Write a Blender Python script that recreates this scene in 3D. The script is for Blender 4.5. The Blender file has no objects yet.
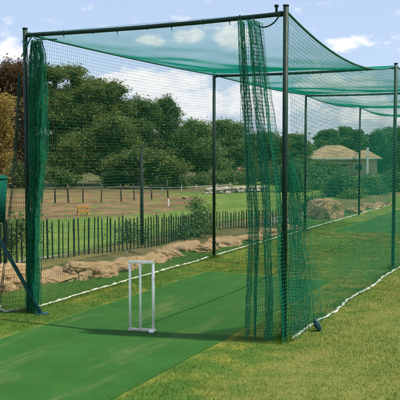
import bpy, bmesh, math, random
import numpy as np
from mathutils import Vector, noise
random.seed(7); rng = np.random.default_rng(7)
S = bpy.context.scene; COL = S.collection
R = math.radians
# ------------------------------------------------------------ camera
EYE = 1.72; F = 766.0; PITCH = math.atan(47/766)
cd = bpy.data.cameras.new('camera'); cam = bpy.data.objects.new('camera', cd); COL.objects.link(cam)
cam.location = (0, 0, EYE); cam.rotation_euler = (math.pi/2-PITCH, 0, 0)
cd.sensor_width = 36; cd.lens = 36*F/400; cd.clip_end = 6000; cd.clip_start = .05
S.camera = cam
cp, sp = math.cos(PITCH), math.sin(PITCH)
def ray(px, py):
    a = (px-200)/F; b = (200-py)/F
    return Vector((a, cp+b*sp, b*cp-sp))
def onz(px, py, z=0.0):
    d = ray(px, py); k = (z-EYE)/d.z
    return Vector((d.x*k, d.y*k, z))
def atY(px, py, Y):
    d = ray(px, py); k = Y/d.y
    return Vector((d.x*k, Y, EYE+d.z*k))
def sstep(a, b, x):
    t = np.clip((x-a)/(b-a), 0, 1); return t*t*(3-2*t)
def gz(x, y):
    return -1.8*float(sstep(50, 115, y))
# ------------------------------------------------------------ helpers
def tag(o, label=None, cat=None, group=None, kind=None):
    if label: o['label'] = label
    if cat: o['category'] = cat
    if group: o['group'] = group
    if kind: o['kind'] = kind
    return o
def link(name, me, mat, parent=None):
    o = bpy.data.objects.new(name, me); COL.objects.link(o)
    if mat: me.materials.append(mat)
    if parent is not None: o.parent = parent
    return o
def empty(name, loc=(0, 0, 0), rz=0):
    o = bpy.data.objects.new(name, None); COL.objects.link(o)
    o.location = loc; o.rotation_euler = (0, 0, rz); o.empty_display_size = .2
    return o
def rel(o, parent):            # parent that stands at a location: keep world place
    o.parent = parent; o.location = o.location - parent.location
    return o
def nmesh(name, V, Fc, n, smooth=False):
    me = bpy.data.meshes.new(name)
    V = np.asarray(V, dtype=np.float32); Fc = np.asarray(Fc, dtype=np.int32)
    me.vertices.add(len(V)); me.vertices.foreach_set('co', V.ravel())
    me.loops.add(len(Fc)*n); me.loops.foreach_set('vertex_index', Fc.ravel())
    me.polygons.add(len(Fc)); me.polygons.foreach_set('loop_start', np.arange(0, len(Fc)*n, n, dtype=np.int32))
    me.polygons.foreach_set('loop_total', np.full(len(Fc), n, dtype=np.int32))
    if smooth: me.polygons.foreach_set('use_smooth', np.ones(len(Fc), dtype=bool))
    me.update(calc_edges=True)
    return me
def tubes(name, lines, rad, sides=3, smooth=True):
    Vs = []; Fs = []; off = 0
    for li, L in enumerate(lines):
        P = np.asarray(L, dtype=float); n = len(P)
        if n < 2: continue
        r = rad[li] if isinstance(rad, (list, tuple)) else rad
        r = np.broadcast_to(np.asarray(r, dtype=float), (n,))
        T = np.gradient(P, axis=0); T /= np.maximum(np.linalg.norm(T, axis=1, keepdims=True), 1e-9)
        up = np.array([0, 0, 1.]) if abs(T[:, 2]).mean() < .8 else np.array([1., 0, 0])
        A = np.cross(T, up); A /= np.maximum(np.linalg.norm(A, axis=1, keepdims=True), 1e-9); B = np.cross(T, A)
        ring = []
        for k in range(sides):
            a = 2*math.pi*k/sides
            ring.append(P+(A*math.cos(a)+B*math.sin(a))*r[:, None])
        Vs.append(np.stack(ring, 1).reshape(-1, 3))
        i = np.arange(n-1)[:, None]*sides; k = np.arange(sides)[None]; k2 = (k+1) % sides
        q = np.stack([i+k, i+k2, i+sides+k2, i+sides+k], -1).reshape(-1, 4)+off
        Fs.append(q)
        # caps as degenerate-free quads fan is skipped for net strands
        off += n*sides
    return nmesh(name, np.concatenate(Vs), np.concatenate(Fs), 4, smooth)
def bm_tube(bm, a, b, r, seg=14, r2=None):
    a = Vector(a); b = Vector(b); d = b-a
    q = d.to_track_quat('Z', 'Y').to_matrix().to_4x4(); q.translation = (a+b)/2
    bmesh.ops.create_cone(bm, cap_ends=True, segments=seg, radius1=r, radius2=r if r2 is None else r2, depth=d.length, matrix=q)
def bm_box(bm, c, size, rz=0, bevel=0):
    from mathutils import Matrix
    m = Matrix.Translation(c) @ Matrix.Rotation(rz, 4, 'Z') @ Matrix.Diagonal((*size, 1))
    r = bmesh.ops.create_cube(bm, size=1, matrix=m)
    if bevel:
        es = list({e for v in r['verts'] for e in v.link_edges})
        bmesh.ops.bevel(bm, geom=es, offset=bevel, segments=2, affect='EDGES')
def finish(name, bm, mat, parent=None, smooth=False):
    me = bpy.data.meshes.new(name); bm.to_mesh(me); bm.free()
    if smooth:
        for p in me.polygons: p.use_smooth = len(p.vertices) == 4
    return link(name, me, mat, parent)
# ------------------------------------------------------------ materials
def newmat(name):
    m = bpy.data.materials.new(name); m.use_nodes = True
    nt = m.node_tree; nt.nodes.clear()
    out = nt.nodes.new('ShaderNodeOutputMaterial')
    return m, nt, out
def ramp(nt, fac, stops):
    r = nt.nodes.new('ShaderNodeValToRGB'); e = r.color_ramp.elements
    while len(e) < len(stops): e.new(.5)
    for k, (p, c) in enumerate(stops): e[k].position = p; e[k].color = (*c, 1)
    nt.links.new(fac, r.inputs[0]); return r.outputs[0]
def nz(nt, scale, detail=4, rough=.6, vec=None, out=0):
    n = nt.nodes.new('ShaderNodeTexNoise'); n.inputs['Scale'].default_value = scale
    n.inputs['Detail'].default_value = detail; n.inputs['Roughness'].default_value = rough
    if vec is not None: nt.links.new(vec, n.inputs['Vector'])
    return n.outputs[out]
def M(nt, op, a, b=None, c=None):
    n = nt.nodes.new('ShaderNodeMath'); n.operation = op
    for i, v in enumerate((a, b, c)):
        if v is None: continue
        if isinstance(v, (int, float)): n.inputs[i].default_value = v
        else: nt.links.new(v, n.inputs[i])
    return n.outputs[0]
def mixc(nt, f, a, b):
    n = nt.nodes.new('ShaderNodeMix'); n.data_type = 'RGBA'
    for i, v in ((0, f), (6, a), (7, b)):
        if isinstance(v, (int, float)): n.inputs[i].default_value = v
        elif isinstance(v, tuple): n.inputs[i].default_value = (*v, 1)
        else: nt.links.new(v, n.inputs[i])
    return n.outputs[2]
def mr(nt, v, a, b, smooth=True):
    n = nt.nodes.new('ShaderNodeMapRange'); n.interpolation_type = 'SMOOTHSTEP' if smooth else 'LINEAR'
    nt.links.new(v, n.inputs[0]); n.inputs[1].default_value = a; n.inputs[2].default_value = b
    return n.outputs[0]
def pos(nt):
    return nt.nodes.new('ShaderNodeNewGeometry').outputs['Position']
def simple(name, c1, c2, scale=8, rough=.7, metal=0, bump=0, bscale=40, spec=.4, trans=0):
    m, nt, out = newmat(name)
    p = nt.nodes.new('ShaderNodeBsdfPrincipled'); tc = nt.nodes.new('ShaderNodeTexCoord').outputs['Object']
    col = ramp(nt, nz(nt, scale, 5, .65, tc), [(.3, c1), (.7, c2)])
    nt.links.new(col, p.inputs['Base Color']); p.inputs['Roughness'].default_value = rough
    p.inputs['Metallic'].default_value = metal; p.inputs['Specular IOR Level'].default_value = spec
    if bump:
        b = nt.nodes.new('ShaderNodeBump'); b.inputs['Strength'].default_value = bump; b.inputs['Distance'].default_value = .02
        nt.links.new(nz(nt, bscale, 6, .7, tc), b.inputs['Height']); nt.links.new(b.outputs[0], p.inputs['Normal'])
    if trans:
        t = nt.nodes.new('ShaderNodeBsdfTranslucent'); nt.links.new(col, t.inputs[0])
        mx = nt.nodes.new('ShaderNodeMixShader'); mx.inputs[0].default_value = trans
        nt.links.new(p.outputs[0], mx.inputs[1]); nt.links.new(t.outputs[0], mx.inputs[2]); nt.links.new(mx.outputs[0], out.inputs[0])
    else: nt.links.new(p.outputs[0], out.inputs[0])
    return m
def leafmat(name, cols, scale=1.2, trans=.35):
    m, nt, out = newmat(name)
    g = pos(nt); rnd = nt.nodes.new('ShaderNodeNewGeometry').outputs['Random Per Island']
    f = M(nt, 'ADD', M(nt, 'ADD', M(nt, 'MULTIPLY', nz(nt, scale, 3, .6, g), .5), M(nt, 'MULTIPLY', nz(nt, .45, 2, .5, g), .3)), M(nt, 'MULTIPLY', rnd, .25))
    col = ramp(nt, f, [(.25+.5*k/(len(cols)-1), c) for k, c in enumerate(cols)])
    d = nt.nodes.new('ShaderNodeBsdfPrincipled'); nt.links.new(col, d.inputs['Base Color']); d.inputs['Roughness'].default_value = .6
    d.inputs['Specular IOR Level'].default_value = .25
    t = nt.nodes.new('ShaderNodeBsdfTranslucent'); nt.links.new(col, t.inputs[0])
    mx = nt.nodes.new('ShaderNodeMixShader'); mx.inputs[0].default_value = trans
    nt.links.new(d.outputs[0], mx.inputs[1]); nt.links.new(t.outputs[0], mx.inputs[2]); nt.links.new(mx.outputs[0], out.inputs[0])
    return m
mFrame = simple('dark_green_paint', (.003, .022, .013), (.008, .036, .022), 9, .5, 0, .15, 60, .25)
def scuff(m, tint, lo, hi):
    nt = m.node_tree; p = [n for n in nt.nodes if n.type == 'BSDF_PRINCIPLED'][0]; src = p.inputs['Base Color'].links[0].from_socket
    g = pos(nt); f = mr(nt, nz(nt, 26, 6, .8, g), lo, hi)
    nt.links.new(mixc(nt, f, src, tint), p.inputs['Base Color']); nt.links.new(M(nt, 'ADD', M(nt, 'MULTIPLY', nz(nt, 9, 4, .6, g), .5), .25), p.inputs['Roughness'])
scuff(mFrame, (.10, .055, .03), .64, .70)
mBrace = simple('blue_green_paint', (.012, .07, .085), (.02, .10, .12), 14, .45, .1)
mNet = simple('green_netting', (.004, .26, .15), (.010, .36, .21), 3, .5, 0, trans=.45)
mNetDeep = simple('deep_green_netting', (.002, .21, .095), (.008, .36, .17), 5, .5, 0, trans=.45)
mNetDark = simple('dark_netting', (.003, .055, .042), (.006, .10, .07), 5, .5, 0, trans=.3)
mNetMid = simple('mid_netting', (.003, .24, .125), (.010, .40, .22), 5, .5, 0, trans=.45)
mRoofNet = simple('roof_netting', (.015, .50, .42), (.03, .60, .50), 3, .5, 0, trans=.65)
mRope = simple('green_rope', (.004, .10, .06), (.008, .15, .09), 20, .6, trans=.15)
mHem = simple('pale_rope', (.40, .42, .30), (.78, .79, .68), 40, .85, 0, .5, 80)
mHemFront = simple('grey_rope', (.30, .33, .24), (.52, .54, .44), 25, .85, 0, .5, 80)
mWhite = simple('white_paint', (.86, .85, .79), (.92, .91, .86), 12, .45)
mStake = simple('dark_stake_wood', (.008, .016, .007), (.024, .032, .015), 9, .8, 0, .4)
mPole = simple('dark_pole_wood', (.005, .012, .008), (.014, .02, .013), 9, .8, 0, .4)
mBark = simple('bark', (.05, .035, .022), (.12, .085, .055), 6, .9, 0, .8, 12)
mRail = simple('weathered_rail', (.16, .13, .09), (.30, .25, .18), 6, .8)
mRailG = simple('grey_rail', (.28, .27, .24), (.45, .44, .40), 6, .8)
mRailD = simple('dark_rail', (.03, .025, .018), (.07, .055, .04), 6, .8)
mWall = simple('tan_plaster', (.42, .31, .19), (.50, .38, .25), 3, .85)
mGlass = simple('dark_glass', (.02, .03, .03), (.03, .04, .045), 3, .1)
mBin = simple('green_plastic', (.001, .065, .040), (.003, .095, .06), 4, .8, spec=.08)
mYel = simple('orange_plastic', (.50, .23, .04), (.62, .33, .07), 6, .5)
mStone = simple('grey_stone', (.25, .22, .17), (.48, .43, .35), 5, .9, 0, .6, 20)
mPeg = simple('teal_cloth', (.006, .04, .05), (.012, .075, .085), 20, .7)
# tiles: rows of courses through a wave
def roofmat(name, c1, c2):
    m, nt, out = newmat(name); p = nt.nodes.new('ShaderNodeBsdfPrincipled'); g = pos(nt)
    col = ramp(nt, M(nt, 'ADD', M(nt, 'MULTIPLY', nz(nt, .5, 5, .75, g), .5), M(nt, 'MULTIPLY', nz(nt, 4, 5, .8, g), .5)), [(.36, tuple(v*.55 for v in c1)), (.5, c1), (.64, c2)])
    w = nt.nodes.new('ShaderNodeTexWave'); w.bands_direction = 'Z'; w.inputs['Scale'].default_value = 1.1; nt.links.new(g, w.inputs[0])
    b = nt.nodes.new('ShaderNodeBump'); b.inputs['Strength'].default_value = .6; b.inputs['Distance'].default_value = .1; nt.links.new(w.outputs[1], b.inputs['Height'])
    nt.links.new(b.outputs[0], p.inputs['Normal']); nt.links.new(col, p.inputs['Base Color']); p.inputs['Roughness'].default_value = .85
    nt.links.new(p.outputs[0], out.inputs[0]); return m
mRoof = roofmat('tan_roof_tiles', (.30, .21, .10), (.46, .34, .17))
mRoof2 = roofmat('red_roof_tiles', (.40, .15, .08), (.52, .22, .13))
def rockmat():
    m, nt, out = newmat('tan_sandstone'); p = nt.nodes.new('ShaderNodeBsdfPrincipled'); g = pos(nt)
    col = ramp(nt, nz(nt, 3.4, 9, .72, g), [(.25, (.13, .08, .035)), (.38, (.36, .215, .095)), (.55, (.52, .335, .15)), (.75, (.66, .48, .27))])
    b = nt.nodes.new('ShaderNodeBump'); b.inputs['Strength'].default_value = .9; b.inputs['Distance'].default_value = .05
    col = mixc(nt, M(nt, 'MULTIPLY', mr(nt, nz(nt, 1.7, 9, .8, g), .54, .64), .55), col, (.11, .085, .055)); spk = mr(nt, nz(nt, 60, 4, .8, g), .60, .70); col = mixc(nt, M(nt, 'MULTIPLY', spk, .4), col, (.14, .10, .07))
    h = M(nt, 'ADD', nz(nt, 9, 9, .72, g), M(nt, 'MULTIPLY', nz(nt, 2.5, 4, .6, g), 1.5)); nt.links.new(h, b.inputs['Height'])
    nt.links.new(b.outputs[0], p.inputs['Normal']); nt.links.new(col, p.inputs['Base Color']); p.inputs['Roughness'].default_value = .92
    nt.links.new(p.outputs[0], out.inputs[0]); return m
mRock = rockmat()
# ------------------------------------------------------------ cage layout (metres)
H = 3.0
P0 = np.array([-1.86, 8.24]); U = np.array([2.09, 4.32]); W = np.array([2.633, -1.27]); NB = 4
ud = U/np.linalg.norm(U); nd = np.array([ud[1], -ud[0]])   # inward normal
WID = float(np.dot(W, nd)); BAY = float(np.linalg.norm(U))
def cg(s, t, z=0.0):      # s across from the left row, t along the row
    p = P0+nd*s+ud*t; return np.array([p[0], p[1], z])
# ------------------------------------------------------------ ground
def groundmat():
    m, nt, out = newmat('grass_ground'); p = nt.nodes.new('ShaderNodeBsdfPrincipled'); g = pos(nt)
    sep = nt.nodes.new('ShaderNodeSeparateXYZ'); nt.links.new(g, sep.inputs[0]); X, Y = sep.outputs[0], sep.outputs[1]
    wob = M(nt, 'MULTIPLY', M(nt, 'SUBTRACT', nz(nt, 1.6, 5, .65, g), .5), .9)
    s = M(nt, 'ADD', M(nt, 'MULTIPLY', M(nt, 'SUBTRACT', X, float(P0[0])), float(nd[0])), M(nt, 'MULTIPLY', M(nt, 'SUBTRACT', Y, float(P0[1])), float(nd[1])))
    sw = M(nt, 'ADD', s, wob)
    fine = nz(nt, 45, 6, .75, g); mid = nz(nt, 3.2, 6, .7, g); big = nz(nt, .35, 4, .6, g)
    green = ramp(nt, M(nt, 'ADD', M(nt, 'MULTIPLY', fine, .6), M(nt, 'MULTIPLY', mid, .4)), [(.3, (.035, .085, .012)), (.5, (.075, .155, .022)), (.72, (.14, .23, .04))])
    dry = ramp(nt, M(nt, 'ADD', M(nt, 'MULTIPLY', fine, .5), M(nt, 'MULTIPLY', mid, .5)), [(.32, (.07, .12, .016)), (.5, (.19, .20, .030)), (.7, (.36, .27, .055))])
    field = ramp(nt, M(nt, 'ADD', M(nt, 'ADD', M(nt, 'MULTIPLY', nz(nt, 9, 6, .8, g), .40), M(nt, 'MULTIPLY', nz(nt, 1.2, 6, .75, g), .3)), M(nt, 'MULTIPLY', big, .32)), [(.36, (.040, .085, .012)), (.5, (.105, .17, .024)), (.64, (.22, .25, .055))])
    dirt = ramp(nt, M(nt, 'ADD', M(nt, 'MULTIPLY', nz(nt, 2.4, 8, .78, g), .6), M(nt, 'MULTIPLY', nz(nt, .7, 5, .7, g), .4)), [(.36, (.055, .055, .022)), (.47, (.16, .095, .045)), (.57, (.26, .155, .075)), (.68, (.37, .26, .14))])
    # inside the cage and to its right: drier, patchy
    fdry = M(nt, 'MULTIPLY', mr(nt, sw, -.25, .25), mr(nt, M(nt, 'ADD', M(nt, 'MULTIPLY', mid, .6), M(nt, 'MULTIPLY', nz(nt, .55, 3, .6, g),   .4)), .45, .63))
    col = mixc(nt, fdry, green, dry)
    right = mr(nt, sw, 2.75, 3.3); col = mixc(nt, M(nt, 'MULTIPLY', right, mr(nt, mid, .25, .45)), col, ramp(nt, M(nt, 'ADD', M(nt, 'MULTIPLY', fine, .6), M(nt, 'MULTIPLY', mid, .4)), [(.32, (.06, .11, .02)), (.5, (.15, .18, .034)), (.7, (.32, .27, .08))]))
    bank = M(nt, 'MULTIPLY', mr(nt, sw, -.75, -1.05), mr(nt, sw, -2.6, -2.2)); col = mixc(nt, M(nt, 'MULTIPLY', bank, .7), col, dirt)
    col = mixc(nt, mr(nt, sw, -2.2, -2.7), col, field)
    # bare earth paddock beyond the stakes on the left
    e1 = M(nt, 'MULTIPLY', M(nt, 'ADD', X, 4.6), .21); e2 = M(nt, 'MULTIPLY', M(nt, 'SUBTRACT', Y, 27.5), .125)
    e = M(nt, 'ADD', M(nt, 'ADD', M(nt, 'MULTIPLY', e1, e1), M(nt, 'MULTIPLY', e2, e2)), M(nt, 'MULTIPLY', M(nt, 'SUBTRACT', nz(nt, .5, 5, .7, g), .5), 1.6))
    pad = M(nt, 'MULTIPLY', mr(nt, e, 1.15, .75), mr(nt, nz(nt, 1.1, 7, .75, g), .38, .50))
    col = mixc(nt, pad, col, dirt)
    yy = M(nt, 'ADD', Y, M(nt, 'MULTIPLY', nz(nt, .4, 5, .7, g), 5)); litter_shade = M(nt, 'MULTIPLY', M(nt, 'MULTIPLY', mr(nt, yy, 34.5, 37.5), mr(nt, X, 3.5, .5)), mr(nt, nz(nt, .8, 6, .75, g), .36, .50))  # brown leaf litter under the trees, their shade put into its dark colour
    col = mixc(nt, M(nt, 'MULTIPLY', litter_shade, .85), col, ramp(nt, nz(nt, 5, 6, .8, g), [(.35, (.05, .035, .018)), (.65, (.16, .105, .055))]))
    nt.links.new(col, p.inputs['Base Color']); p.inputs['Roughness'].default_value = .95; p.inputs['Specular IOR Level'].default_value = .15
    b = nt.nodes.new('ShaderNodeBump'); b.inputs['Strength'].default_value = .6; b.inputs['Distance'].default_value = .03
    nt.links.new(M(nt, 'ADD', fine, mid), b.inputs['Height']); nt.links.new(b.outputs[0], p.inputs['Normal'])
    nt.links.new(p.outputs[0], out.inputs[0]); return m
ys = np.concatenate([np.arange(-20, 30, .6), np.arange(30, 130, 3), [150, 200, 300, 500, 900, 1600, 3000]])
xs = np.concatenate([[-3000, -1200, -500, -200, -100], np.arange(-60, -12, 4), np.arange(-12, 20, .6), np.arange(20, 80, 4), [120, 250, 600, 1500, 3000]])
V = []
for y in ys:
    for x in xs:
        sv = float(np.dot(np.array([x, y])-P0, nd)); z = gz(x, y)
        if -12 < x < 20 and y < 30:      # low earth bank under the rocks
            z += .13*math.exp(-((sv+1.75)/.45)**2)*(1 if y < 26 else 0)
        V.append((x, y, z))
nx = len(xs); Fq = [(j*nx+i, j*nx+i+1, (j+1)*nx+i+1, (j+1)*nx+i) for j in range(len(ys)-1) for i in range(nx-1)]
gnd = link('ground', nmesh('ground', V, Fq, 4, True), groundmat()); tag(gnd, kind='structure')
def gh(x, y):
    sv = float(np.dot(np.array([x, y])-P0, nd)); return gz(x, y)+(.13*math.exp(-((sv+1.75)/.45)**2) if y < 26 else 0)
# synthetic pitch sheets
def turfmat():
    m, nt, out = newmat('synthetic_turf'); p = nt.nodes.new('ShaderNodeBsdfPrincipled'); g = pos(nt)
    f = M(nt, 'ADD', M(nt, 'MULTIPLY', nz(nt, 70, 6, .8, g), .55), M(nt, 'MULTIPLY', nz(nt, 1.5, 8, .75, g), .45))
    col = ramp(nt, f, [(.3, (.011, .060, .007)), (.52, (.024, .105, .012)), (.75, (.050, .155, .024))])
    sp_ = nt.nodes.new('ShaderNodeSeparateXYZ'); nt.links.new(g, sp_.inputs[0]); st = nt.nodes.new('ShaderNodeCombineXYZ')
    nt.links.new(M(nt, 'ADD', M(nt, 'MULTIPLY', sp_.outputs[0], float(ud[0])*.45), M(nt, 'MULTIPLY', sp_.outputs[1], float(ud[1])*.45)), st.inputs[0])
    nt.links.new(M(nt, 'ADD', M(nt, 'MULTIPLY', sp_.outputs[0], float(nd[0])*2.0), M(nt, 'MULTIPLY', sp_.outputs[1], float(nd[1])*2.0)), st.inputs[1])
    wear = mr(nt, nz(nt, 1.3, 8, .72, st.outputs[0]), .50, .74); col = mixc(nt, M(nt, 'MULTIPLY', wear, .65), col, (.14, .17, .055))
    grit = mr(nt, nz(nt, 38, 5, .8, g), .62, .72); col = mixc(nt, M(nt, 'MULTIPLY', grit, .5), col, (.16, .15, .08))
    nt.links.new(col, p.inputs['Base Color']); p.inputs['Roughness'].default_value = .9; p.inputs['Specular IOR Level'].default_value = .2
    b = nt.nodes.new('ShaderNodeBump'); b.inputs['Strength'].default_value = .7; b.inputs['Distance'].default_value = .006
    nt.links.new(nz(nt, 220, 3, .8, g), b.inputs['Height']); nt.links.new(b.outputs[0], p.inputs['Normal'])
    nt.links.new(p.outputs[0], out.inputs[0]); return m
mTurf = turfmat()
def strip(name, s0, s1, t0, t1, z, mat):
    n = 80; V = []; Fc = []
    for k in range(n+1):
        t = t0+(t1-t0)*k/n
        j0 = .02*noise.noise(Vector((t*1.3, 1.7, 0)))+.012*noise.noise(Vector((t*7, 3, 0))); j1 = .02*noise.noise(Vector((t*1.3, 8.1, 0)))+.012*noise.noise(Vector((t*7, 9, 0)))
        V += [cg(s0+j0, t, z), cg((s0+s1)/2, t, z), cg(s1+j1, t, z)]
        if k: a = 3*(k-1); Fc += [(a, a+1, a+4, a+3), (a+1, a+2, a+5, a+4)]
    o = link(name, nmesh(name, V, Fc, 4), mat); tag(o, kind='structure'); return o
strip('pitch', .56, 2.42, -5.5, 3.36, .004, mTurf)
strip('pitch', .60, 2.40, 9.9, 19.5, .004, mTurf)
# ------------------------------------------------------------ grass blades (near ground)
def blades(n, s0, s1, t0, t1, hmin, hmax, w):
    s = rng.uniform(s0, s1, n); t = t0+(t1-t0)*rng.uniform(0, 1, n)**1.3
    x = P0[0]+nd[0]*s+ud[0]*t; y = P0[1]+nd[1]*s+ud[1]*t
    e_ = .03*rng.uniform(-1, 2.2, n)**2; keep = ~((s > .50+e_) & (s < 2.48-e_) & (t < 3.42-e_)) & ~((s > .55) & (s < 2.45) & (t > 9.8)) & (y > 4.2) & ~((s > -2.4) & (s < -1.0) & (rng.uniform(0, 1, n) > .25))
    x, y, s = x[keep], y[keep], s[keep]; n = len(x)
    z = .13*np.exp(-((s+1.75)/.45)**2)
    h = rng.uniform(hmin, hmax, n)*(.6+.8*(np.sin(x*2.1)*np.sin(y*1.7+1)*.5+.5)); a = rng.uniform(0, 2*np.pi, n); l = rng.uniform(0, 2*np.pi, n)
    dx, dy = np.cos(a)*w, np.sin(a)*w; lx, ly = np.cos(l)*h*.6, np.sin(l)*h*.6
    V = np.stack([np.stack([x-dx, y-dy, z-.004], 1), np.stack([x+dx, y+dy, z-.004], 1), np.stack([x+lx, y+ly, z+h], 1)], 1).reshape(-1, 3)
    V = np.concatenate([V, np.array(tv)]); n = len(V)//3
    return nmesh('grass', V, np.arange(3*n).reshape(-1, 3), 3)
def grassmat():
    m, nt, out = newmat('grass_blade'); g = pos(nt); rnd = nt.nodes.new('ShaderNodeNewGeometry').outputs['Random Per Island']
    sep = nt.nodes.new('ShaderNodeSeparateXYZ'); nt.links.new(g, sep.inputs[0]); X, Y = sep.outputs[0], sep.outputs[1]
    wob = M(nt, 'MULTIPLY', M(nt, 'SUBTRACT', nz(nt, 1.6, 5, .65, g), .5), .9)
    s = M(nt, 'ADD', M(nt, 'ADD', M(nt, 'MULTIPLY', M(nt, 'SUBTRACT', X, float(P0[0])), float(nd[0])), M(nt, 'MULTIPLY', M(nt, 'SUBTRACT', Y, float(P0[1])), float(nd[1]))), wob)
    a = ramp(nt, rnd, [(0, (.035, .095, .012)), (.6, (.085, .17, .022)), (1, (.17, .25, .05))])
    d = ramp(nt, rnd, [(0, (.08, .14, .018)), (.5, (.21, .22, .036)), (1, (.42, .33, .085))])
    col = mixc(nt, M(nt, 'MULTIPLY', mr(nt, s, -.25, .25), mr(nt, M(nt, 'ADD', M(nt, 'MULTIPLY', nz(nt, 3.2, 6, .7, g), .6), M(nt, 'MULTIPLY', nz(nt, .55, 3, .6, g),   .4)), .45, .63)), a, d)
    p = nt.nodes.new('ShaderNodeBsdfDiffuse'); t = nt.nodes.new('ShaderNodeBsdfTranslucent'); mx = nt.nodes.new('ShaderNodeMixShader'); mx.inputs[0].default_value = .3
    nt.links.new(col, p.inputs[0]); nt.links.new(col, t.inputs[0]); nt.links.new(p.outputs[0], mx.inputs[1]); nt.links.new(t.outputs[0], mx.inputs[2]); nt.links.new(mx.outputs[0], out.inputs[0]); return m
def tufts():
    Vs = []
    for side in (0, 1):
        for k in range(3):
            c = cg(side*WID, k*BAY)
            for q in range(420):
                a = random.uniform(0, 6.28); d = .03+abs(random.gauss(0, .05)); x = c[0]+d*math.cos(a); y = c[1]+d*math.sin(a); h = random.uniform(.02, .075); l = random.uniform(0, 6.28)
                Vs += [(x-.002, y, -.003), (x+.002, y+.001, -.003), (x+math.cos(l)*h*.5, y+math.sin(l)*h*.5, h)]
    for q in range(5200):
        t = random.uniform(-.2, 12); s_ = (0 if random.random() < .5 else WID)+random.gauss(0, .035); c = cg(s_, t); h = random.uniform(.015, .05); l = random.uniform(0, 6.28)
        Vs += [(c[0]-.002, c[1], -.003), (c[0]+.002, c[1]+.001, -.003), (c[0]+math.cos(l)*h*.5, c[1]+math.sin(l)*h*.5, h)]
    return Vs
tv = tufts()
gr = link('grass', blades(560000, -2.6, 4.6, -5, 12, .009, .026, .0020), grassmat()); tag(gr, 'short patchy mown grass around the synthetic pitch', 'grass', kind='stuff')
# ------------------------------------------------------------ cage frame
fr = empty('cage_frame', cg(0, 0)); tag(fr, 'dark green tubular steel frame of the cricket practice cage', 'cage frame')
F0 = fr.location.copy()
def fpart(name, bm, mat=mFrame, parent=fr):
    o = finish(name, bm, mat, None, True)
    o.data.transform(__import__('mathutils').Matrix.Translation(-F0)); o.parent = parent; return o
for side in (0, 1):
    for k in range(NB+1):
        b = cg(side*WID, k*BAY); bm = bmesh.new()
        top = H+(.035 if k == 0 else .02)
        bm_tube(bm, (b[0], b[1], -.02), (b[0], b[1], top), .025, 18)
        post = fpart('post', bm)
        bm = bmesh.new(); bm_tube(bm, (b[0], b[1], top+.0005), (b[0], b[1], top+.012), .028, 18)
        fpart('cap', bm, mFrame, post)
for k in range(NB+1):
    a = cg(.0265, k*BAY, H-.03); b = cg(WID-.0265, k*BAY, H-.03); bm = bmesh.new()
    pts = [a+(b-a)*f+np.array([0, 0, -.018*math.sin(math.pi*f)])-np.array(F0) for f in np.linspace(0, 1, 25)]
    beam = link('crossbeam', tubes('crossbeam', [pts], .021, 18), mFrame, fr)
    for s_ in (.035, WID-.065):
        c = cg(s_, k*BAY, H-.03); c2 = cg(s_+.03, k*BAY, H-.03)
        bm = bmesh.new(); bm_tube(bm, c, c2, .026, 14); fpart('collar', bm, mFrame, beam)
bm = bmesh.new(); c = cg(WID-.09, 0, H-.02); bm_tube(bm, c+np.array([0, 0, 0]), c+np.array([0, 0, .055]), .012, 8); bm_tube(bm, c+np.array([0, 0, .056]), c+np.array([0, 0, .075]), .02, 8); fpart('bolt', bm)
# ------------------------------------------------------------ nets
CELL = .041
def wob3(p, a=.02, f=.9):
    v = Vector((p[0]*f, p[1]*f, p[2]*f)); n = noise.noise_vector(v); return np.array([n[0], n[1], n[2]])*a
def edge_sag(side, t):
    k = min(int(t/BAY), NB-1); f = t/BAY-k
    amp = ([.02, .03, .09, .12] if side == 0 else [.22, .08, .10, .12])[k]
    # right edge bellies deeper towards the far post
    g = 4*f*(1-f)
    return amp*g
NT = int(NB*BAY/CELL)
def side_net(side, name, label, mat, rad, hemmat, tstart=0):
    s0 = 0 if side == 0 else WID; out = -1 if side == 0 else 1
    def Pt(t, v):             # v: 0 ground .. 1 top
        ztop = H-.012-edge_sag(side, t); z = .015+v*(ztop-.015)
        f = (t/BAY) % 1
        bel = .10*math.sin(math.pi*f)*math.sin(math.pi*min(1, v*1.1))*.6+.05*(1-v)**3
        p = cg(s0+out*bel+out*.035, t, z)
        w = wob3(p, .035, 1.1); w[2] *= .6+.4*v
        return p+w*min(1, 4*(1-v))+np.array([*(-nd*out*.03*v**8), 0])
    lines = []
    nv = int(H/CELL)
    for i in range(1, nv):
        lines.append([Pt(t, i/nv) for t in np.linspace(tstart, NB*BAY, 90)])
    for j in range(1, int((NB*BAY-tstart)/CELL)):
        t = tstart+j*CELL; lines.append([Pt(t, v) for v in np.linspace(0, 1, 22)])
    o = link(name, tubes(name, lines, rad), mat); tag(o, label, 'net')
    L = [Pt(t, 1) for t in np.linspace(0, NB*BAY, 120)]
    link('edge_rope', tubes('edge_rope', [L], .012, 6), mRope, o)
    # hem lying on the grass
    n = 1500; T = np.linspace(0.02, NB*BAY, n); L = []; rr = []
    for t in T:
        ww = .045*noise.noise(Vector((t*1.1, 5+side*9, 0)))+.02*noise.noise(Vector((t*6, 2+side*5, 0)))+.012*noise.noise(Vector((t*23, 2, 4)))
        p = cg(s0+out*.06+ww, t, .012+.006*noise.noise(Vector((t*30, 7, 1)))); L.append(p)
        rr.append(max(.003,   .0110*(1+1.1*noise.noise(Vector((t*9, 1, 5)))+.7*noise.noise(Vector((t*31, 3, 5))))))
    link('hem', tubes('hem', [L], [np.array(rr)], 6), hemmat, o)
    return o
side_net(0, 'side_net', 'long green mesh side net on the left, in front of the rocks and stakes', mNet, .0013, mHem)
side_net(1, 'side_net', 'green mesh side net on the right, running back from the tall near corner post', mNet, .0014, mHem)
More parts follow.
